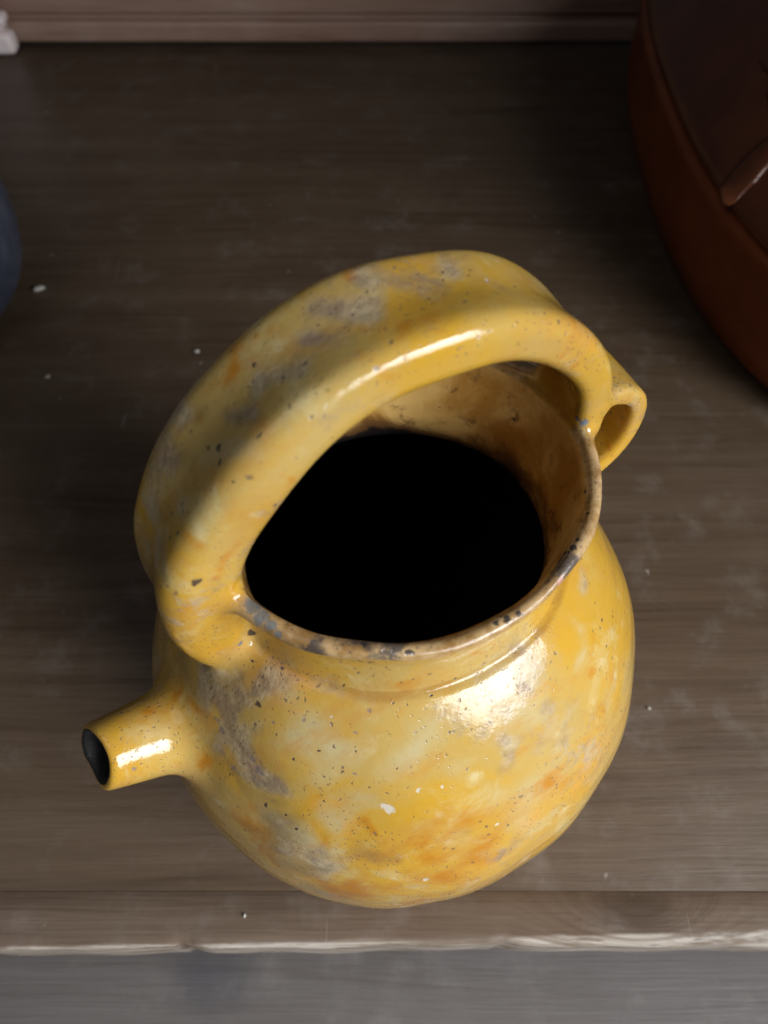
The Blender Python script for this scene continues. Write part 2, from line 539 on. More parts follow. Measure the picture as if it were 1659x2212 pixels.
def tri(D, G):
    G = np.clip(G, 0, np.array(D.shape) - 1.001)
    i = G.astype(int); f = G - i
    out = 0
    for a in (0, 1):
        for b in (0, 1):
            for c in (0, 1):
                w = (f[:, 0] if a else 1 - f[:, 0]) * (f[:, 1] if b else 1 - f[:, 1]) * (f[:, 2] if c else 1 - f[:, 2])
                out = out + w * D[i[:, 0] + a, i[:, 1] + b, i[:, 2] + c]
    return out


def grad(D, G, h):
    g = []
    for ax_ in range(3):
        e = np.zeros(3); e[ax_] = h
        g.append((tri(D, G + e) - tri(D, G - e)) / (2 * h))
    return np.stack(g, 1)


VT, FQ = surface_nets(D)
for _ in range(2):
    g = grad(D, VT, 0.6)
    VT = VT - (tri(D, VT) / np.maximum((g * g).sum(1), 1e-12))[:, None] * g * 0.8
NRM = grad(D, VT, 1.3)
NRM /= np.linalg.norm(NRM, axis=1)[:, None] + 1e-12
XYZ = VT * H + lo
# which part each vertex belongs to
parts_d = np.stack([tri(q, VT) for q in (d_body, d_handle, d_loop, d_spout)], 1)
bore_v = tri(bore.astype(np.float32), VT)
lab = parts_d.argmin(1)
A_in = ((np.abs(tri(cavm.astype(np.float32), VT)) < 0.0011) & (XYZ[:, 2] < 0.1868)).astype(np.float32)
A_bore = np.clip(1.9 - np.abs(bore_v) / 0.0013, 0, 1) * (parts_d[:, 0] > 0.003)
A_lip = np.clip((parts_d[:, 1:].min(1) - 0.0005) / 0.004, 0, 1)
inside_bore = (np.abs(bore_v) < 0.0014) & (parts_d[:, 0] > 0.004)
lab[inside_bore] = 3
rv = np.hypot(XYZ[:, 0], XYZ[:, 1])
lab = np.where((lab == 0) & (XYZ[:, 2] > 0.1595) & (rv > 0.0462), 4, lab)                 # neck outside
lab = np.where(((lab == 0) | (lab == 4)) & (XYZ[:, 2] > 0.1842), 5, lab)                   # rim
lab = np.where((lab == 0) & (XYZ[:, 2] > 0.150) & (rv < 0.0475) & (NRM[:, 2] > -0.3) & (XYZ[:, 2] <= 0.1842), 4, lab)
fl = lab[FQ]
flab = np.sort(fl, 1)[:, 1]
del d_body, d_cav, d_handle, d_loop, d_spout, bore, cavm


#@@BEGIN
C_DARK, C_BLACK, C_MAUVE, C_CHIP = (0.045, 0.028, 0.03), (0.022, 0.024, 0.03), (0.20, 0.155, 0.145), (0.11, 0.045, 0.04)
C_PINK, C_GREY, C_BLUE, C_WHITE = (0.42, 0.21, 0.16), (0.15, 0.16, 0.16), (0.12, 0.16, 0.22), (0.55, 0.50, 0.41)
SPOTS = [
    ((-0.0547, -0.0151, 0.2018), 0.00139, C_DARK), ((-0.0414, -0.0049, 0.2270), 0.00118, C_BLACK), ((-0.0423, -0.0080, 0.2267), 0.00089, C_BLACK),
    ((-0.0427, -0.0023, 0.2251), 0.00074, C_BLACK), ((-0.0294, 0.0037, 0.2355), 0.00082, C_DARK), ((-0.0248, 0.0015, 0.2378), 0.00054, C_DARK),
    ((-0.0241, 0.0013, 0.2382), 0.00036, C_DARK), ((-0.0310, 0.0011, 0.2343), 0.00045, C_DARK), ((-0.0269, -0.0040, 0.2370), 0.00044, C_DARK),
    ((-0.0099, 0.0005, 0.2428), 0.00045, C_DARK), ((-0.0116, -0.0126, 0.2414), 0.00067, C_MAUVE), ((-0.0294, -0.0148, 0.2281), 0.00052, C_MAUVE),
    ((-0.0197, -0.0438, 0.1885), 0.00111, C_BLACK), ((-0.0278, -0.0382, 0.1899), 0.00111, C_BLACK), ((-0.0283, -0.0365, 0.1771), 0.00108, C_CHIP),
    ((-0.0266, -0.0376, 0.1770), 0.00108, C_CHIP), ((0.0193, -0.0438, 0.1875), 0.00142, C_PINK), ((0.0031, -0.0466, 0.1879), 0.00126, C_BLACK),
    ((0.0009, -0.0463, 0.1880), 0.00104, C_BLACK), ((0.0064, -0.0464, 0.1875), 0.00095, C_BLACK), ((0.0263, -0.0381, 0.1888), 0.00123, C_BLACK),
    ((0.0245, -0.0384, 0.1880), 0.00100, C_BLACK), ((0.0288, -0.0371, 0.1891), 0.00090, C_BLACK), ((0.0398, -0.0253, 0.1869), 0.00107, C_DARK),
    ((0.0353, -0.0317, 0.1882), 0.00070, C_DARK), ((0.0455, -0.0157, 0.1872), 0.00086, C_MAUVE), ((-0.0451, -0.0189, 0.1898), 0.00314, C_GREY),
    ((-0.0454, -0.0226, 0.1899), 0.00248, C_GREY), ((-0.0440, -0.0252, 0.1899), 0.00185, C_GREY), ((-0.0450, -0.0159, 0.1640), 0.00084, C_GREY),
    ((0.0482, -0.0109, 0.1925), 0.00222, C_BLUE), ((0.0474, -0.0085, 0.1928), 0.00111, C_BLUE), ((-0.0439, -0.0227, 0.1602), 0.00084, C_DARK),
    ((-0.0528, -0.0254, 0.1523), 0.00112, C_DARK), ((-0.0500, -0.0168, 0.1580), 0.00074, C_DARK), ((-0.0137, -0.0463, 0.1599), 0.00059, C_DARK),
    ((-0.0338, -0.0442, 0.1543), 0.00060, C_MAUVE), ((-0.0288, -0.0421, 0.1586), 0.00071, C_MAUVE), ((-0.0378, -0.0505, 0.1456), 0.00062, C_MAUVE),
    ((-0.0353, -0.0465, 0.1513), 0.00036, C_DARK), ((-0.0434, -0.0424, 0.1493), 0.00049, C_DARK), ((-0.0420, -0.0472, 0.1458), 0.00037, C_DARK),
    ((-0.0328, -0.0606, 0.1368), 0.00192, C_WHITE), ((-0.0336, -0.0596, 0.1375), 0.00115, C_WHITE), ((-0.0375, -0.0385, 0.1564), 0.00060, C_WHITE),
    ((-0.0246, -0.0607, 0.1421), 0.00075, C_WHITE), ((-0.0190, -0.0628, 0.1415), 0.00076, C_WHITE), ((-0.0611, -0.0425, 0.1260), 0.00109, C_DARK),
    ((-0.0442, -0.0353, 0.1542), 0.00085, C_MAUVE), ((-0.0652, -0.0309, 0.1310), 0.00122, C_MAUVE), ((-0.0591, -0.0363, 0.1363), 0.00210, C_MAUVE),
    ((-0.0595, -0.0333, 0.1384), 0.00130, C_MAUVE), ((-0.0640, -0.0202, 0.1409), 0.00119, C_MAUVE), ((-0.0640, -0.0230, 0.1391), 0.00159, C_MAUVE),
    ((-0.0652, -0.0528, 0.1001), 0.00060, C_DARK), ((-0.0562, -0.0511, 0.1236), 0.00068, C_DARK), ((-0.0885, -0.0164, 0.1335), 0.00111, C_MAUVE),
    ((-0.0893, -0.0186, 0.1309), 0.00084, C_MAUVE), ((0.0679, -0.0057, 0.1813), 0.00068, C_MAUVE), ((0.0704, -0.0080, 0.1852), 0.00067, C_MAUVE),
    ((0.0305, 0.0297, 0.1680), 0.00057, C_DARK), ((0.0400, 0.0201, 0.1767), 0.00055, C_DARK), ((0.0437, 0.0106, 0.1753), 0.00068, C_DARK),
    ((-0.0511, -0.0312, 0.1511), 0.00074, C_MAUVE), ((-0.0504, -0.0401, 0.1452), 0.00050, C_DARK), ((-0.0276, -0.0549, 0.1473), 0.00049, C_DARK),
    ((-0.0114, -0.0622, 0.1440), 0.00050, C_MAUVE), ((-0.0022, -0.0565, 0.1521), 0.00074, C_MAUVE), ((-0.0118, -0.0545, 0.1528), 0.00085, C_MAUVE),
    ((0.0103, -0.0689, 0.1339), 0.00067, C_MAUVE), ((-0.0201, -0.0450, 0.1597), 0.00047, C_DARK), ((-0.0325, -0.0343, 0.1619), 0.00059, C_DARK),
    ((-0.0499, -0.0462, 0.1387), 0.00051, C_DARK), ((-0.0469, -0.0509, 0.1359), 0.00052, C_DARK), ((-0.0575, -0.0471, 0.1264), 0.00068, C_DARK),
    ((-0.0229, -0.0141, 0.2357), 0.00051, C_MAUVE), ((-0.0362, -0.0139, 0.2296), 0.00034, C_DARK), ((-0.0418, -0.0127, 0.2260), 0.00053, C_DARK),
    ((-0.0519, -0.0064, 0.2145), 0.00076, C_MAUVE), ((0.0025, 0.0078, 0.2437), 0.00047, C_MAUVE), ((-0.0053, 0.0042, 0.2437), 0.00046, C_DARK),
    ((-0.0160, 0.0023, 0.2415), 0.00045, C_DARK), ((0.0196, 0.0006, 0.2399), 0.00088, C_WHITE), ((-0.0294, -0.0148, 0.2281), 0.00043, C_DARK),
    ((-0.0490, -0.0093, 0.2187), 0.00046, C_DARK), ((-0.0292, -0.0762, 0.1062), 0.00102, C_WHITE), ((-0.0071, -0.0747, 0.1233), 0.00096, C_WHITE),
    ((-0.0439, -0.0023, 0.1687), 0.00170, C_GREY), ((-0.0434, -0.0275, 0.1892), 0.00123, C_GREY), ((-0.0509, -0.0133, 0.1635), 0.00109, C_GREY),
    ((-0.0472, -0.0123, 0.1647), 0.00168, C_BLACK),
]
AMBER = [
    ((0.0032, -0.0091, 0.2439), 0.00352, .6), ((-0.0022, -0.0103, 0.2438), 0.00302, .5), ((-0.0242, -0.0144, 0.2328), 0.00188, .8),
    ((0.0470, 0.0153, 0.1909), 0.00263, .6), ((0.0304, -0.0128, 0.2259), 0.00204, .7), ((-0.0472, -0.0146, 0.2060), 0.00214, .8),
    ((-0.0505, -0.0152, 0.1979), 0.00182, .7), ((-0.0589, -0.0155, 0.1907), 0.00262, .6), ((-0.0602, -0.0582, 0.1006), 0.00524, .9),
    ((-0.0629, -0.0506, 0.1119), 0.00403, .9), ((-0.0526, -0.0661, 0.0911), 0.00620, .9), ((-0.0650, -0.0439, 0.1171), 0.00354, .7),
    ((-0.0307, -0.0728, 0.1148), 0.00702, .6), ((-0.0378, -0.0730, 0.1054), 0.00583, .7), ((-0.0147, -0.0700, 0.1312), 0.00528, .6),
    ((-0.0509, -0.0549, 0.1257), 0.00296, .9), ((-0.0403, -0.0614, 0.1277), 0.00266, .9), ((-0.0446, -0.0495, 0.1407), 0.00228, .6),
    ((-0.0408, -0.0314, 0.1882), 0.00306, .8), ((-0.0430, -0.0197, 0.1669), 0.00258, .7), ((-0.0302, -0.0351, 0.1671), 0.00274, .5),
    ((-0.0047, -0.0447, 0.1655), 0.00291, .5), ((-0.0628, -0.0182, 0.1435), 0.00288, .7), ((-0.0704, -0.0081, 0.1352), 0.00305, .8),
    ((-0.0601, -0.0329, 0.1379), 0.00262, .7), ((-0.0905, -0.0200, 0.1234), 0.00216, .5), ((-0.0002, -0.0647, 0.1421), 0.00320, .5),
    ((0.0336, -0.0652, 0.1261), 0.00360, .5), ((0.0673, -0.0073, 0.1723), 0.00279, .6), ((-0.0330, -0.0074, 0.2342), 0.00303, .4),
    ((-0.0187, 0.0070, 0.2412), 0.00274, .6), ((-0.0347, 0.0083, 0.2326), 0.00282, .6), ((-0.0485, 0.0100, 0.2203), 0.00249, .5),
    ((-0.0117, -0.0106, 0.2425), 0.00254, .7), ((-0.0068, -0.0120, 0.2427), 0.00255, .7), ((-0.0163, -0.0124, 0.2405), 0.00210, .6),
    ((0.0149, -0.0067, 0.2420), 0.00325, .6), ((0.0059, -0.0134, 0.2419), 0.00220, .6), ((-0.0224, 0.0077, 0.2398), 0.00239, .8),
    ((-0.0103, 0.0082, 0.2437), 0.00203, .7), ((-0.0420, 0.0074, 0.2266), 0.00230, .7), ((-0.0536, 0.0089, 0.2136), 0.00204, .5),
    ((-0.0315, -0.0149, 0.2267), 0.00157, .6), ((-0.0407, -0.0148, 0.2156), 0.00166, .7), ((-0.0508, -0.0138, 0.2112), 0.00227, .5),
    ((-0.0600, -0.0116, 0.2020), 0.00241, .5), ((0.0334, -0.0112, 0.2323), 0.00242, .5), ((0.0409, -0.0126, 0.2183), 0.00196, .6),
    ((-0.0255, -0.0778, 0.1049), 0.00733, .7), ((-0.0118, -0.0791, 0.1107), 0.00721, .6), ((-0.0390, -0.0668, 0.1195), 0.00481, .7),
    ((0.0122, -0.0738, 0.1237), 0.00561, .5), ((0.0339, -0.0531, 0.1442), 0.00406, .5), ((-0.0187, -0.0422, 0.1640), 0.00347, .5),
    ((-0.0133, -0.0432, 0.1718), 0.00223, .7), ((-0.0710, -0.0216, 0.1287), 0.00278, .6), ((-0.0571, -0.0610, 0.1001), 0.00674, 1.2),
    ((-0.0469, -0.0701, 0.0938), 0.00765, 1.2), ((-0.0640, -0.0518, 0.1068), 0.00440, 1.2), ((-0.0661, -0.0451, 0.1130), 0.00360, 1.0),
    ((-0.0323, -0.0783, 0.0836), 0.00797, 1.0), ((0.0123, 0.0779, 0.0895), 0.00311, .9), ((-0.0278, -0.0147, 0.2257), 0.00141, .9),
    ((0.0198, 0.0363, 0.1626), 0.00203, .9), ((0.0297, 0.0320, 0.1762), 0.00195, .9), ((0.0102, -0.0141, 0.2359), 0.00128, .9),
    ((-0.0282, 0.0061, 0.2366), 0.00202, .9), ((-0.0146, 0.0074, 0.2427), 0.00202, .9), ((-0.0027, 0.0075, 0.2441), 0.00187, .8),
    ((-0.0372, 0.0052, 0.2303), 0.00205, .9), ((-0.0457, -0.0145, 0.2085), 0.00192, 1.1), ((-0.0490, -0.0149, 0.2022), 0.00198, 1.1),
    ((-0.0802, -0.0085, 0.1336), 0.00280, .8), ((-0.0737, -0.0087, 0.1333), 0.00307, 1.0), ((-0.0671, -0.0127, 0.1386), 0.00324, 1.0),
    ((-0.0314, -0.0034, 0.2344), 0.00353, .8), ((-0.0415, 0.0009, 0.2261), 0.00280, .8),
]
PALE = [
    ((0.0043, -0.0733, 0.1266), 0.01646, .8), ((0.0309, -0.0479, 0.1523), 0.00784, .6), ((-0.0219, -0.0538, 0.1507), 0.01333, .8),
    ((-0.0415, -0.0415, 0.1515), 0.01456, 1.0), ((-0.0570, -0.0546, 0.1170), 0.01261, 1.1), ((-0.0636, -0.0470, 0.1157), 0.00852, 1.0),
    ((-0.0425, -0.0554, 0.1346), 0.01164, .8), ((0.0093, -0.0594, 0.1479), 0.01141, .8), ((-0.0040, 0.0011, 0.2433), 0.00454, .7),
    ((-0.0166, -0.0010, 0.2411), 0.00530, .8), ((-0.0276, -0.0039, 0.2367), 0.00525, .8), ((-0.0420, -0.0087, 0.2271), 0.00621, .9),
    ((-0.0513, -0.0067, 0.2153), 0.00570, .9), ((-0.0584, -0.0053, 0.2043), 0.00506, .8), ((0.0119, 0.0040, 0.2419), 0.00433, .8),
    ((-0.0463, -0.0301, 0.1558), 0.00847, 1.0), ((-0.0797, -0.0140, 0.1320), 0.00418, .5),
]
WEAR = [
    ((-0.0594, -0.0211, 0.1465), 0.00449, 1.6), ((-0.0577, -0.0307, 0.1439), 0.00447, 1.6), ((-0.0594, -0.0355, 0.1365), 0.00525, 1.8),
    ((-0.0614, -0.0297, 0.1385), 0.00472, 1.8), ((-0.0615, -0.0247, 0.1422), 0.00469, 1.8), ((-0.0657, -0.0226, 0.1364), 0.00322, 1.5),
    ((-0.0683, -0.0260, 0.1294), 0.00303, 1.4), ((-0.0466, -0.0254, 0.1578), 0.00483, 1.6), ((0.0073, -0.0511, 0.1571), 0.00794, 1.0),
    ((0.0021, -0.0562, 0.1525), 0.00493, .9), ((0.0154, -0.0466, 0.1596), 0.00493, .8), ((-0.0128, -0.0512, 0.1559), 0.00419, .8),
    ((-0.0015, -0.0628, 0.1446), 0.00379, .7), ((0.0160, -0.0621, 0.1422), 0.00787, .7), ((-0.0539, -0.0595, 0.1135), 0.00850, .7),
    ((-0.0599, -0.0516, 0.1162), 0.00634, .7), ((0.0016, 0.0041, 0.2434), 0.00420, 1.3), ((-0.0093, 0.0001, 0.2428), 0.00402, 1.3),
    ((-0.0175, -0.0030, 0.2408), 0.00394, 1.3), ((0.0091, 0.0047, 0.2425), 0.00383, 1.0), ((0.0189, 0.0050, 0.2405), 0.00397, .9),
    ((-0.0250, -0.0024, 0.2378), 0.00396, .9), ((-0.0331, -0.0026, 0.2332), 0.00401, .9), ((-0.0505, 0.0036, 0.2164), 0.00444, 1.3),
    ((-0.0556, 0.0033, 0.2085), 0.00460, 1.0), ((-0.0457, 0.0050, 0.2225), 0.00386, .9), ((-0.0604, -0.0005, 0.1988), 0.00423, .8),
    ((0.0404, -0.0323, 0.1581), 0.00332, .9), ((0.0283, -0.0399, 0.1884), 0.00280, .9), ((-0.0360, -0.0311, 0.1617), 0.00471, .6),
    ((-0.0627, -0.0118, 0.1453), 0.00460, 1.4), ((-0.0549, -0.0188, 0.1524), 0.00502, 1.4), ((0.0157, 0.0033, 0.2411), 0.00389, 1.2),
]
STAIN = [
    ((-0.0612, -0.0486, 0.1180), 0.00842, 1), ((-0.0628, -0.0413, 0.1245), 0.00550, 1), ((-0.0596, -0.0577, 0.1046), 0.00737, .9),
    ((-0.0626, -0.0361, 0.1303), 0.00472, 1), ((-0.0564, -0.0633, 0.0845), 0.00637, .8), ((-0.0478, 0.0010, 0.2193), 0.00481, .8),
    ((-0.0555, 0.0008, 0.2083), 0.00507, .8), ((-0.0408, 0.0024, 0.2268), 0.00374, .9), ((-0.0271, -0.0029, 0.2368), 0.00396, .8),
    ((-0.0331, -0.0026, 0.2332), 0.00401, .9), ((-0.0593, -0.0150, 0.1487), 0.00643, 1), ((-0.0673, 0.0027, 0.1386), 0.00557, 1),
    ((-0.0722, 0.0138, 0.1273), 0.00596, .8), ((-0.0024, 0.0042, 0.2437), 0.00369, .7), ((-0.0608, -0.0064, 0.2003), 0.00360, .7),
    ((-0.0098, -0.0009, 0.2427), 0.00311, .6), ((-0.0033, -0.0654, 0.1409), 0.00512, .5), ((-0.0178, -0.0714, 0.1271), 0.00536, .5),
    ((-0.0408, -0.0649, 0.1212), 0.00546, .7),
]
#@@END


def mark_field(marks, grow):
    """how near each vertex is to the listed marks (ragged coordinates)"""
    W = XYZ + 0.0035 * np.stack([np.sin(XYZ[:, 1] * 310 + 2 * np.sin(XYZ[:, 2] * 170)), np.sin(XYZ[:, 2] * 280 + 2 * np.sin(XYZ[:, 0] * 190)),
                                 np.sin(XYZ[:, 0] * 330 + 2 * np.sin(XYZ[:, 1] * 150))], 1)
    q = np.full(len(W), -1.0)
    for (c, r, st) in marks:
        d = np.linalg.norm(W - np.array(c), axis=1)
        q = np.maximum(q, (1 - d / (r * grow)) * (0.45 + 0.55 * st))
    return q


A_pale, A_amber, A_wear = mark_field(PALE, 1.35), mark_field(AMBER, 2.1), mark_field(WEAR, 2.2)
A_stain = mark_field(STAIN, 2.1)


def part_mesh(name, mask, mat, parent):
    fq = FQ[mask]
    used, inv = np.unique(fq, return_inverse=True)
    inv = inv.reshape(fq.shape)
    me = bpy.data.meshes.new(name)
    me.vertices.add(len(used)); me.vertices.foreach_set('co', XYZ[used].astype(np.float32).ravel())
    me.loops.add(inv.size); me.loops.foreach_set('vertex_index', inv.astype(np.int32).ravel())
    me.polygons.add(len(inv)); me.polygons.foreach_set('loop_start', np.arange(0, inv.size, 4, dtype=np.int32))
    me.update(calc_edges=True)
    me.validate()
    me.shade_smooth()
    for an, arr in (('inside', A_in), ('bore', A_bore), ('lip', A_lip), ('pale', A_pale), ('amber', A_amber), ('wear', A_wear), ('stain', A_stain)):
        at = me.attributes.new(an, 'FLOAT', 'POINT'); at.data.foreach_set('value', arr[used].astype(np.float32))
    me.normals_split_custom_set_from_vertices(NRM[used].tolist())
    return link_mesh(name, me, mat, parent, smooth=False)


# ---- glaze
def glaze():
    m = NT('yellow_glaze')
    P = m.P
    x, y, z = m.sep(P)[:3]
    wf = m.vmath('SUBTRACT', m.noise(P, 420, 3, 0.6, color=True), (0.5, 0.5, 0.5))
    PF = m.vmath('ADD', P, m.scale_vec(wf, (0.0026, 0.0026, 0.0026)))
    n1 = m.noise(P, 17, 5, 0.6, 0.6)
    n2 = m.noise(P, 48, 5, 0.66, 0.5)
    n3 = m.noise(P, 130, 5, 0.6)
    n4 = m.noise(m.vmath('ADD', P, (3, 1, 2)), 30, 5, 0.68, 0.5)
    n5 = m.noise(m.vmath('ADD', m.scale_vec(P, (0.45, 1.3, 0.7)), (5, 8, 2)), 85, 5, 0.70)

    def ragged(name, nz, amp=1.3, soft=0.45):
        q = m.math('ADD', m.attr(name), m.math('MULTIPLY', m.math('SUBTRACT', nz, 0.5), amp))
        return m.ramp(q, 0.22, 0.22 + soft)

    col = m.mix(m.ramp(n1, 0.40, 0.58), (0.44, 0.295, 0.088), (0.485, 0.272, 0.029))
    run = m.ramp(m.math('ADD', z, m.math('MULTIPLY', m.math('SUBTRACT', n1, 0.5), 0.16)), 0.045, 0.125, 0.8, 0.0)
    col = m.mix(run, col, (0.51, 0.275, 0.020))                               # glaze ran thick towards the foot
    col = m.mix(m.ramp(n2, 0.52, 0.68, 0, 0.6), col, (0.52, 0.41, 0.18))
    col = m.mix(m.math('MULTIPLY', ragged('pale', n2, 1.2, 0.8), 0.85), col, (0.45, 0.375, 0.205))
    col = m.mix(m.ramp(n4, 0.52, 0.74, 0, 0.7), col, (0.55, 0.25, 0.022))
    col = m.mix(m.ramp(n5, 0.48, 0.70, 0, 0.6), col, (0.44, 0.225, 0.05))
    # pale bloom flecks
    v = m.voronoi(PF, 120)
    col = m.mix(m.math('MULTIPLY', m.ramp(v, 0.08, 0.34, 0.45, 0.0), m.ramp(n2, 0.52, 0.64)), col, (0.58, 0.50, 0.29))
    rough = m.math('ADD', m.math('MULTIPLY', n3, 0.16), 0.03)

    def add_mask(a, b):
        return b if a is None else m.math('MAXIMUM', a, b)

    # amber pools placed where the glaze ran thick
    col = m.mix(m.math('MULTIPLY', ragged('amber', n5, 2.0, 0.75), 0.9), col, (0.43, 0.165, 0.008))
    # mauve-grey worn patches
    nw = m.noise(m.vmath('ADD', P, (7, 3, 1)), 75, 6, 0.74, 0.2)
    nb = m.noise(m.vmath('ADD', P, (1, 9, 4)), 15, 4, 0.5)
    wear = m.math('MULTIPLY', m.ramp(nw, 0.50, 0.66), m.ramp(nb, 0.49, 0.66))
    wear = m.math('MAXIMUM', wear, ragged('wear', nw, 1.7, 0.7))
    col = m.mix(m.math('MULTIPLY', ragged('stain', n4, 1.8, 0.8), 0.85), col, (0.25, 0.165, 0.055))
    wcol = m.mix(m.ramp(n3, 0.40, 0.60), (0.21, 0.155, 0.12), (0.40, 0.32, 0.21))
    col = m.mix(m.math('MULTIPLY', wear, 0.74), col, wcol)
    # outside of the rim: rubbed brown, with dark sooty and bluish marks
    lipn = m.noise(P, 150, 5, 0.65)
    rr2 = m.math('SQRT', m.math('ADD', m.math('MULTIPLY', x, x), m.math('MULTIPLY', y, y)))
    inr = m.ramp(m.math('ADD', rr2, m.math('MULTIPLY', m.math('SUBTRACT', lipn, 0.5), 0.003)), 0.0470, 0.0490, 1.0, 0.0)
    top = m.ramp(m.math('ADD', z, m.math('MULTIPLY', m.math('SUBTRACT', lipn, 0.5), 0.006)), 0.1845, 0.1868)
    below = m.ramp(z, 0.192, 0.196, 1.0, 0.0)
    lipm = m.math('MULTIPLY', m.math('MULTIPLY', top, below), m.attr('lip'))
    col = m.mix(m.math('MULTIPLY', lipm, 0.80), col, m.mix(m.ramp(lipn, 0.40, 0.62), (0.22, 0.115, 0.045), (0.46, 0.31, 0.165)))
    sootn = m.noise(m.vmath('ADD', P, (2, 5, 8)), 70, 5, 0.65)
    col = m.mix(m.math('MULTIPLY', lipm, m.ramp(sootn, 0.54, 0.64, 0, 0.85)), col, (0.045, 0.042, 0.045))
    gl = m.math('ABSOLUTE', m.math('SUBTRACT', m.math('ADD', z, m.math('MULTIPLY', m.math('SUBTRACT', n2, 0.5), 0.002)), 0.1608))
    gl = m.math('MULTIPLY', m.ramp(gl, 0.0003, 0.0013, 0.5, 0.0), m.math('MULTIPLY', m.ramp(rr2, 0.0505, 0.0520, 1.0, 0.0), m.attr('lip')))
    col = m.mix(m.math('MULTIPLY', gl, m.ramp(n5, 0.36, 0.56)), col, (0.25, 0.11, 0.02))
    # inside of the neck: duller brown glaze ending ragged and near-black below the throat
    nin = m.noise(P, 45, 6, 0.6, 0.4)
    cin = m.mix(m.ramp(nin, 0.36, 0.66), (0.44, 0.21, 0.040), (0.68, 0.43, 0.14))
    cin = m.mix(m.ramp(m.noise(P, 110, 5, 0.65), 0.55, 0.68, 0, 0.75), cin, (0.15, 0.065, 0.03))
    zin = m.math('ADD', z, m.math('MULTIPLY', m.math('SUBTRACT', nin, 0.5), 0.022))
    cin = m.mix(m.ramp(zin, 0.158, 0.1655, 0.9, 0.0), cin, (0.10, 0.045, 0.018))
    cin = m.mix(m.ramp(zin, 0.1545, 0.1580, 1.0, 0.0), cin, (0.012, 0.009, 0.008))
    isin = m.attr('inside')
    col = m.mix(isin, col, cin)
    # bore of the spout: near-black, spreading raggedly onto the worn tip edge
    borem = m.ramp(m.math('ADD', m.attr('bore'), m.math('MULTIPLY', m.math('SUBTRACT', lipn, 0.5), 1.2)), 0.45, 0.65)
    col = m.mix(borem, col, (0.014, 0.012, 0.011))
    # fine pinholes and specks
    sp = m.voronoi(PF, 260)
    spk = m.math('MULTIPLY', m.ramp(sp, 0.09, 0.15, 1.0, 0.0), m.ramp(m.noise(P, 38, 3), 0.42, 0.56))
    sp2 = m.voronoi(m.vmath('ADD', PF, (0.5, 0.2, 0.1)), 85)
    spk = m.math('MAXIMUM', spk, m.math('MULTIPLY', m.ramp(sp2, 0.035, 0.085, 0.9, 0.0), m.ramp(m.noise(P, 25, 2), 0.45, 0.52)))
    sp3 = m.voronoi(PF, 620)
    spk = m.math('MAXIMUM', spk, m.math('MULTIPLY', m.ramp(sp3, 0.12, 0.24, 0.75, 0.0), m.ramp(n4, 0.41, 0.56)))
    spm = m.math('MULTIPLY', spk, m.math('SUBTRACT', 1.0, isin))
    col = m.mix(m.math('MULTIPLY', spm, 0.75), col, (0.10, 0.075, 0.065))
    marks = None
    nfs = m.noise(P, 700, 4, 0.7)
    for cc in (C_DARK, C_BLACK, C_MAUVE, C_CHIP, C_PINK, C_GREY, C_BLUE, C_WHITE):
        k = None
        for (c, r, c2) in SPOTS:
            if c2 == cc:
                k = add_mask(k, m.math('SUBTRACT', 1.0, m.math('DIVIDE', m.dist(PF, c), r)))
        if k is None: continue
        k = m.ramp(m.math('ADD', k, m.math('MULTIPLY', m.math('SUBTRACT', nfs, 0.5), 1.3)), 0.05, 0.50, 0.0, 0.70 if cc == C_MAUVE else 0.9)
        col = m.mix(k, col, cc)
        marks = add_mask(marks, k)
    # surface: glossy glass with orange peel, dull where worn
    dull = m.math('MAXIMUM', m.math('MULTIPLY', wear, 0.8), m.math('MULTIPLY', lipm, 0.3))
    rough = m.mixf(dull, rough, 0.46)
    rough = m.mixf(borem, rough, 0.7)
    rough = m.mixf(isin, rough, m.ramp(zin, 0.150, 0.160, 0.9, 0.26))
    hgt = m.math('SUBTRACT', m.math('MULTIPLY', n3, 0.6), m.math('MULTIPLY', spm, 0.35))
    if marks is not None: hgt = m.math('SUBTRACT', hgt, m.math('MULTIPLY', marks, 0.15))
    nrm = m.bump(hgt, 0.5, 0.0006)
    nrm = m.bump(m.noise(P, 380, 4, 0.58), m.mixf(wear, 0.08, 0.42), 0.0009, nrm)
    return m.set(color=col, rough=rough, normal=nrm, spec=m.mixf(isin, 0.5, m.ramp(zin, 0.150, 0.160, 0.1, 0.4)))


M_glaze = glaze()
jug = tag(empty('jug', (0, 0, 0), math.radians(27)), 'yellow glazed pottery jug with overhead strap handle and short pouring spout', 'jug')
body = part_mesh('body', flab == 0, M_glaze, jug)
part_mesh('handle', flab == 1, M_glaze, jug)
part_mesh('loop_handle', flab == 2, M_glaze, jug)
part_mesh('spout', flab == 3, M_glaze, jug)
part_mesh('neck', flab == 4, M_glaze, body)
part_mesh('rim', flab == 5, M_glaze, body)

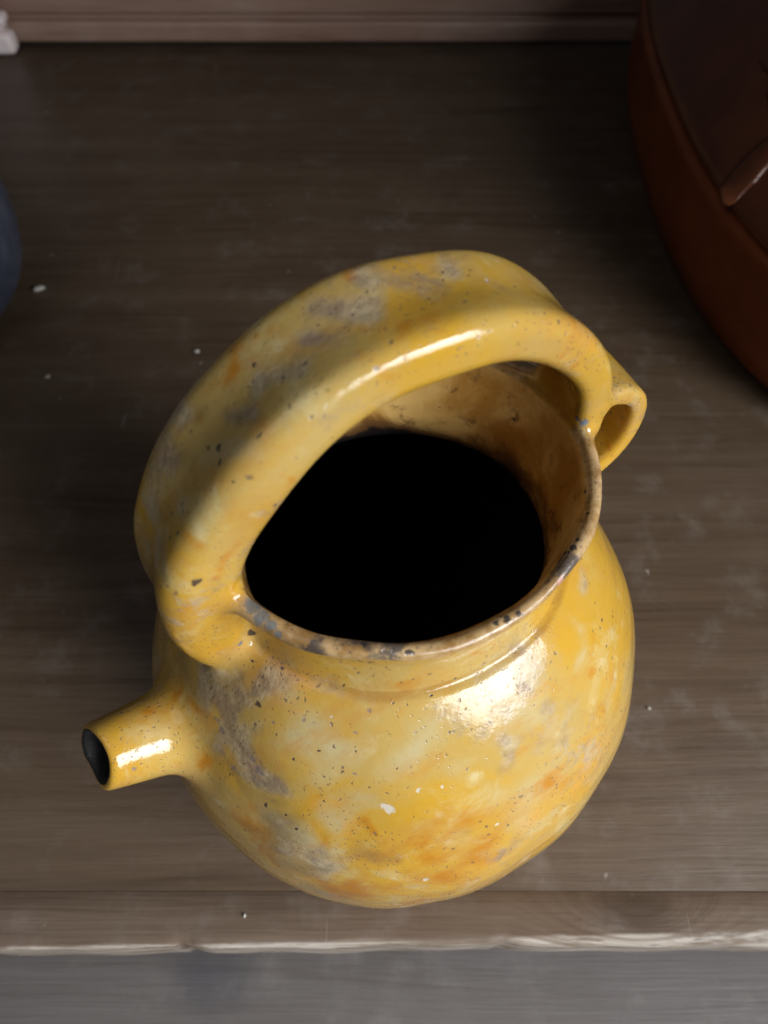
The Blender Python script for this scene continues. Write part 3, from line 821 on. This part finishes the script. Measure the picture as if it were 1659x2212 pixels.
# ------------------------------------------------------------------ brown lidded roasting pot, right
mt = NT('brown_clay')
t1 = mt.noise(mt.P, 14, 5, 0.6); t2 = mt.noise(mt.P, 120, 4, 0.6)
M_clay = mt.set(color=mt.mix(mt.ramp(t1, 0.35, 0.7), (0.17, 0.036, 0.008), (0.25, 0.060, 0.014)), rough=mt.math('ADD', mt.math('MULTIPLY', t1, 0.25), 0.25), spec=0.4,
                normal=mt.bump(t2, 0.2, 0.001))
ml = NT('shaded_clay_lid')  # same clay as the bowl; shade put into its darker colour
t1 = ml.noise(ml.P, 14, 5, 0.6); t2 = ml.noise(ml.P, 120, 4, 0.6)
M_lid = ml.set(color=ml.mix(ml.ramp(t1, 0.35, 0.7), (0.085, 0.024, 0.009), (0.14, 0.040, 0.014)), rough=ml.math('ADD', ml.math('MULTIPLY', t1, 0.25), 0.10), spec=0.5,
               normal=ml.bump(t2, 0.2, 0.001))


def superloft(name, rings, a, b, mat, parent, n=128, e=2.5, cap0=True, cap1=True, relief=None):
    """rings: (inset, z) along an oval with semi-axes a, b"""
    V, F = [], []
    for ri, (ins, z) in enumerate(rings):
        for i in range(n):
            t = 2 * math.pi * i / n
            c, s = math.cos(t), math.sin(t)
            x = math.copysign(abs(c) ** (2 / e), c) * max(a - ins, 1e-4)
            y = math.copysign(abs(s) ** (2 / e), s) * max(b - ins, 1e-4)
            V.append((x, y, z + (relief(x, y, z) if relief else 0)))
    for r in range(len(rings) - 1):
        for i in range(n):
            j = (i + 1) % n
            F.append((r * n + i, r * n + j, (r + 1) * n + j, (r + 1) * n + i))
    if cap0: F.append(tuple(range(n))[::-1])
    if cap1: F.append(tuple(range((len(rings) - 1) * n, len(rings) * n)))
    return from_data(name, V, F, mat, parent)


pot = tag(empty('roasting_pot', (0.325, 0.412, 0), math.radians(-2)), 'large oval brown clay roasting pot with embossed lid, right of the jug', 'pot')
PA, PB = 0.138, 0.275
superloft('bowl', [(0.03, 0.0005), (0.016, 0.002), (0.006, 0.012), (0.001, 0.03), (0.0, 0.05), (0.001, 0.066), (0.0, 0.072), (0.0, 0.076), (0.002, 0.0785), (0.012, 0.079)],
          PA, PB, M_clay, pot)
def dome(ins):
    return 0.0825 + 0.062 * (1 - (1 - min(ins / 0.115, 1)) ** 2.2)
rings = [(0.010, 0.0795), (0.0035, 0.0796), (0.0022, 0.0815), (0.0026, 0.0850), (0.0042, 0.0880)] + [(0.006 + 0.13 * k / 22, dome(0.004 + 0.13 * k / 22) + 0.004) for k in range(23)]
lid = superloft('lid', rings, PA, PB, M_lid, pot)
# embossed ridges on the lid
def lid_z(x, y):
    t = max(abs(x) / PA, 1e-6), max(abs(y) / PB, 1e-6)
    l, h = 0.0, 0.1375
    for _ in range(40):
        mid = (l + h) / 2
        a, b = max(PA - mid, 1e-4), max(PB - mid, 1e-4)
        if (abs(x) / a) ** 2.5 + (abs(y) / b) ** 2.5 < 1: l = mid
        else: h = mid
    return dome(max(l - 0.002, 0)) + 0.004
def ridge(name, pts, r, parent, mat):
    c = catmull(pts, 14)
    V, F = [], []
    m = 8
    for i, p in enumerate(c):
        d = c[min(i + 1, len(c) - 1)] - c[max(i - 1, 0)]
        d /= np.linalg.norm(d) + 1e-9
        nrm2 = np.array([-d[1], d[0]])
        taper = min(1.0, 0.15 + 4 * min(i, len(c) - 1 - i) / len(c))
        for k in range(m):
            t = math.pi * 2 * k / m
            q = p + nrm2 * math.cos(t) * r * 2.1 * taper
            V.append((q[0], q[1], lid_z(q[0], q[1]) + math.sin(t) * r * 0.36 * taper))
    for i in range(len(c) - 1):
        for k in range(m):
            F.append((i * m + k, i * m + (k + 1) % m, (i + 1) * m + (k + 1) % m, (i + 1) * m + k))
    F.append(tuple(range(m))); F.append(tuple(range((len(c) - 1) * m, len(c) * m)))
    return from_data(name, V, F, mat, parent)
for sx in (-1, 1):
    for sy in (-1, 1):
        ridge('embossed_ridge', [(sx * q[0], sy * q[1]) for q in ((0.130, 0.150), (0.121, 0.136), (0.107, 0.128), (0.088, 0.128), (0.055, 0.140))], 0.0045, lid, M_lid)
ridge('embossed_ridge', [(-0.100, -0.050), (-0.092, -0.068), (-0.095, -0.09), (-0.104, -0.1)], 0.004, lid, M_lid)
ridge('embossed_ridge', [(-0.045, 0.06), (-0.066, 0.055), (-0.074, 0.035)], 0.004, lid, M_lid)
superloft('knob', [(0.004, 0.1440), (0.0, 0.150), (0.002, 0.158), (-0.004, 0.166), (-0.004, 0.172), (0.004, 0.177), (0.018, 0.179)], 0.024, 0.055, M_lid, lid, n=48, e=2.2)

# ------------------------------------------------------------------ blue enamel vessel, left edge
me_ = NT('blue_enamel')
t1 = me_.noise(me_.P, 40, 5, 0.6)
M_blue = me_.set(color=me_.mix(me_.ramp(t1, 0.4, 0.7), (0.048, 0.055, 0.082), (0.085, 0.092, 0.12)), rough=0.35, normal=me_.bump(t1, 0.15, 0.001))


def lathe(name, pts, mat, parent, n=64):
    V, F = [], []
    for (r, z) in pts:
        for i in range(n):
            t = 2 * math.pi * i / n
            V.append((r * math.cos(t), r * math.sin(t), z))
    for j in range(len(pts) - 1):
        for i in range(n):
            k2 = (i + 1) % n
            F.append((j * n + i, j * n + k2, (j + 1) * n + k2, (j + 1) * n + i))
    F.append(tuple(range(n))[::-1])
    return from_data(name, V, F, mat, parent)


bp = tag(empty('enamel_pot', (-0.336, 0.284, 0)), 'blue grey enamel pot cut off at the left edge of the photo', 'pot')
pb = catmull([(0.060, 0.0005), (0.078, 0.004), (0.090, 0.014), (0.097, 0.035), (0.099, 0.060), (0.097, 0.085), (0.092, 0.105), (0.090, 0.118)], 6)
bb = lathe('body', list(map(tuple, pb)) + [(0.088, 0.1185), (0.086, 0.117), (0.087, 0.1), (0.093, 0.06), (0.088, 0.02), (0.07, 0.006), (0.001, 0.005)], M_blue, bp)
bm = bmesh.new()
n = 64
pts = []
V, F = [], []
for i in range(n):
    t = 2 * math.pi * i / n
    for k in range(8):
        a = 2 * math.pi * k / 8
        r = 0.0895 + 0.0025 * math.cos(a)
        V.append((r * math.cos(t), r * math.sin(t), 0.119 + 0.0025 * math.sin(a)))
for i in range(n):
    for k in range(8):
        j = (i + 1) % n
        F.append((i * 8 + k, j * 8 + k, j * 8 + (k + 1) % 8, i * 8 + (k + 1) % 8))
from_data('rolled_rim', V, F, M_blue, bp)

# ------------------------------------------------------------------ crumbs of plaster on the wood
mc = NT('plaster_crumb')
M_crumb = mc.set(color=mc.mix(mc.noise(mc.P, 600, 3), (0.42, 0.37, 0.31), (0.66, 0.62, 0.55)), rough=0.8)
def crumb(x, y, s, label, sx=1.4, z=0.0, rz=0.3):
    bm = bmesh.new()
    bmesh.ops.create_icosphere(bm, subdivisions=2, radius=s)
    for v in bm.verts:
        k = 0.75 + 0.5 * random.random()
        v.co = Vector((v.co.x * sx * k, v.co.y * k, v.co.z * 0.55 * k))
    zmin = min(v.co.z for v in bm.verts)
    for v in bm.verts: v.co.z -= zmin
    o = bm_obj('crumb', bm, M_crumb)
    o.location = (x, y, z + 0.0001); o.rotation_euler = (0, 0, rz)
    return tag(o, label, 'crumb', 'pale crumbs lying on the wood')
crumb(-0.240, 0.299, 0.0027, 'largest pale crumb on the dark table beside the blue pot', 1.6)
crumb(-0.123, 0.239, 0.0015, 'small pale crumb on the table left behind the handle arch', 1.2)
crumb(-0.213, 0.217, 0.0012, 'faint crumb on the table in front of the blue pot', 1.5)
crumb(-0.0590, -0.0800, 0.0008, 'tiny white crumb on the front plank left of the jug foot', 0.7, rz=0.2)
crumb(0.120, 0.005, 0.0008, 'tiny pale crumb on the table right of the jug belly', 0.8, rz=1.0)
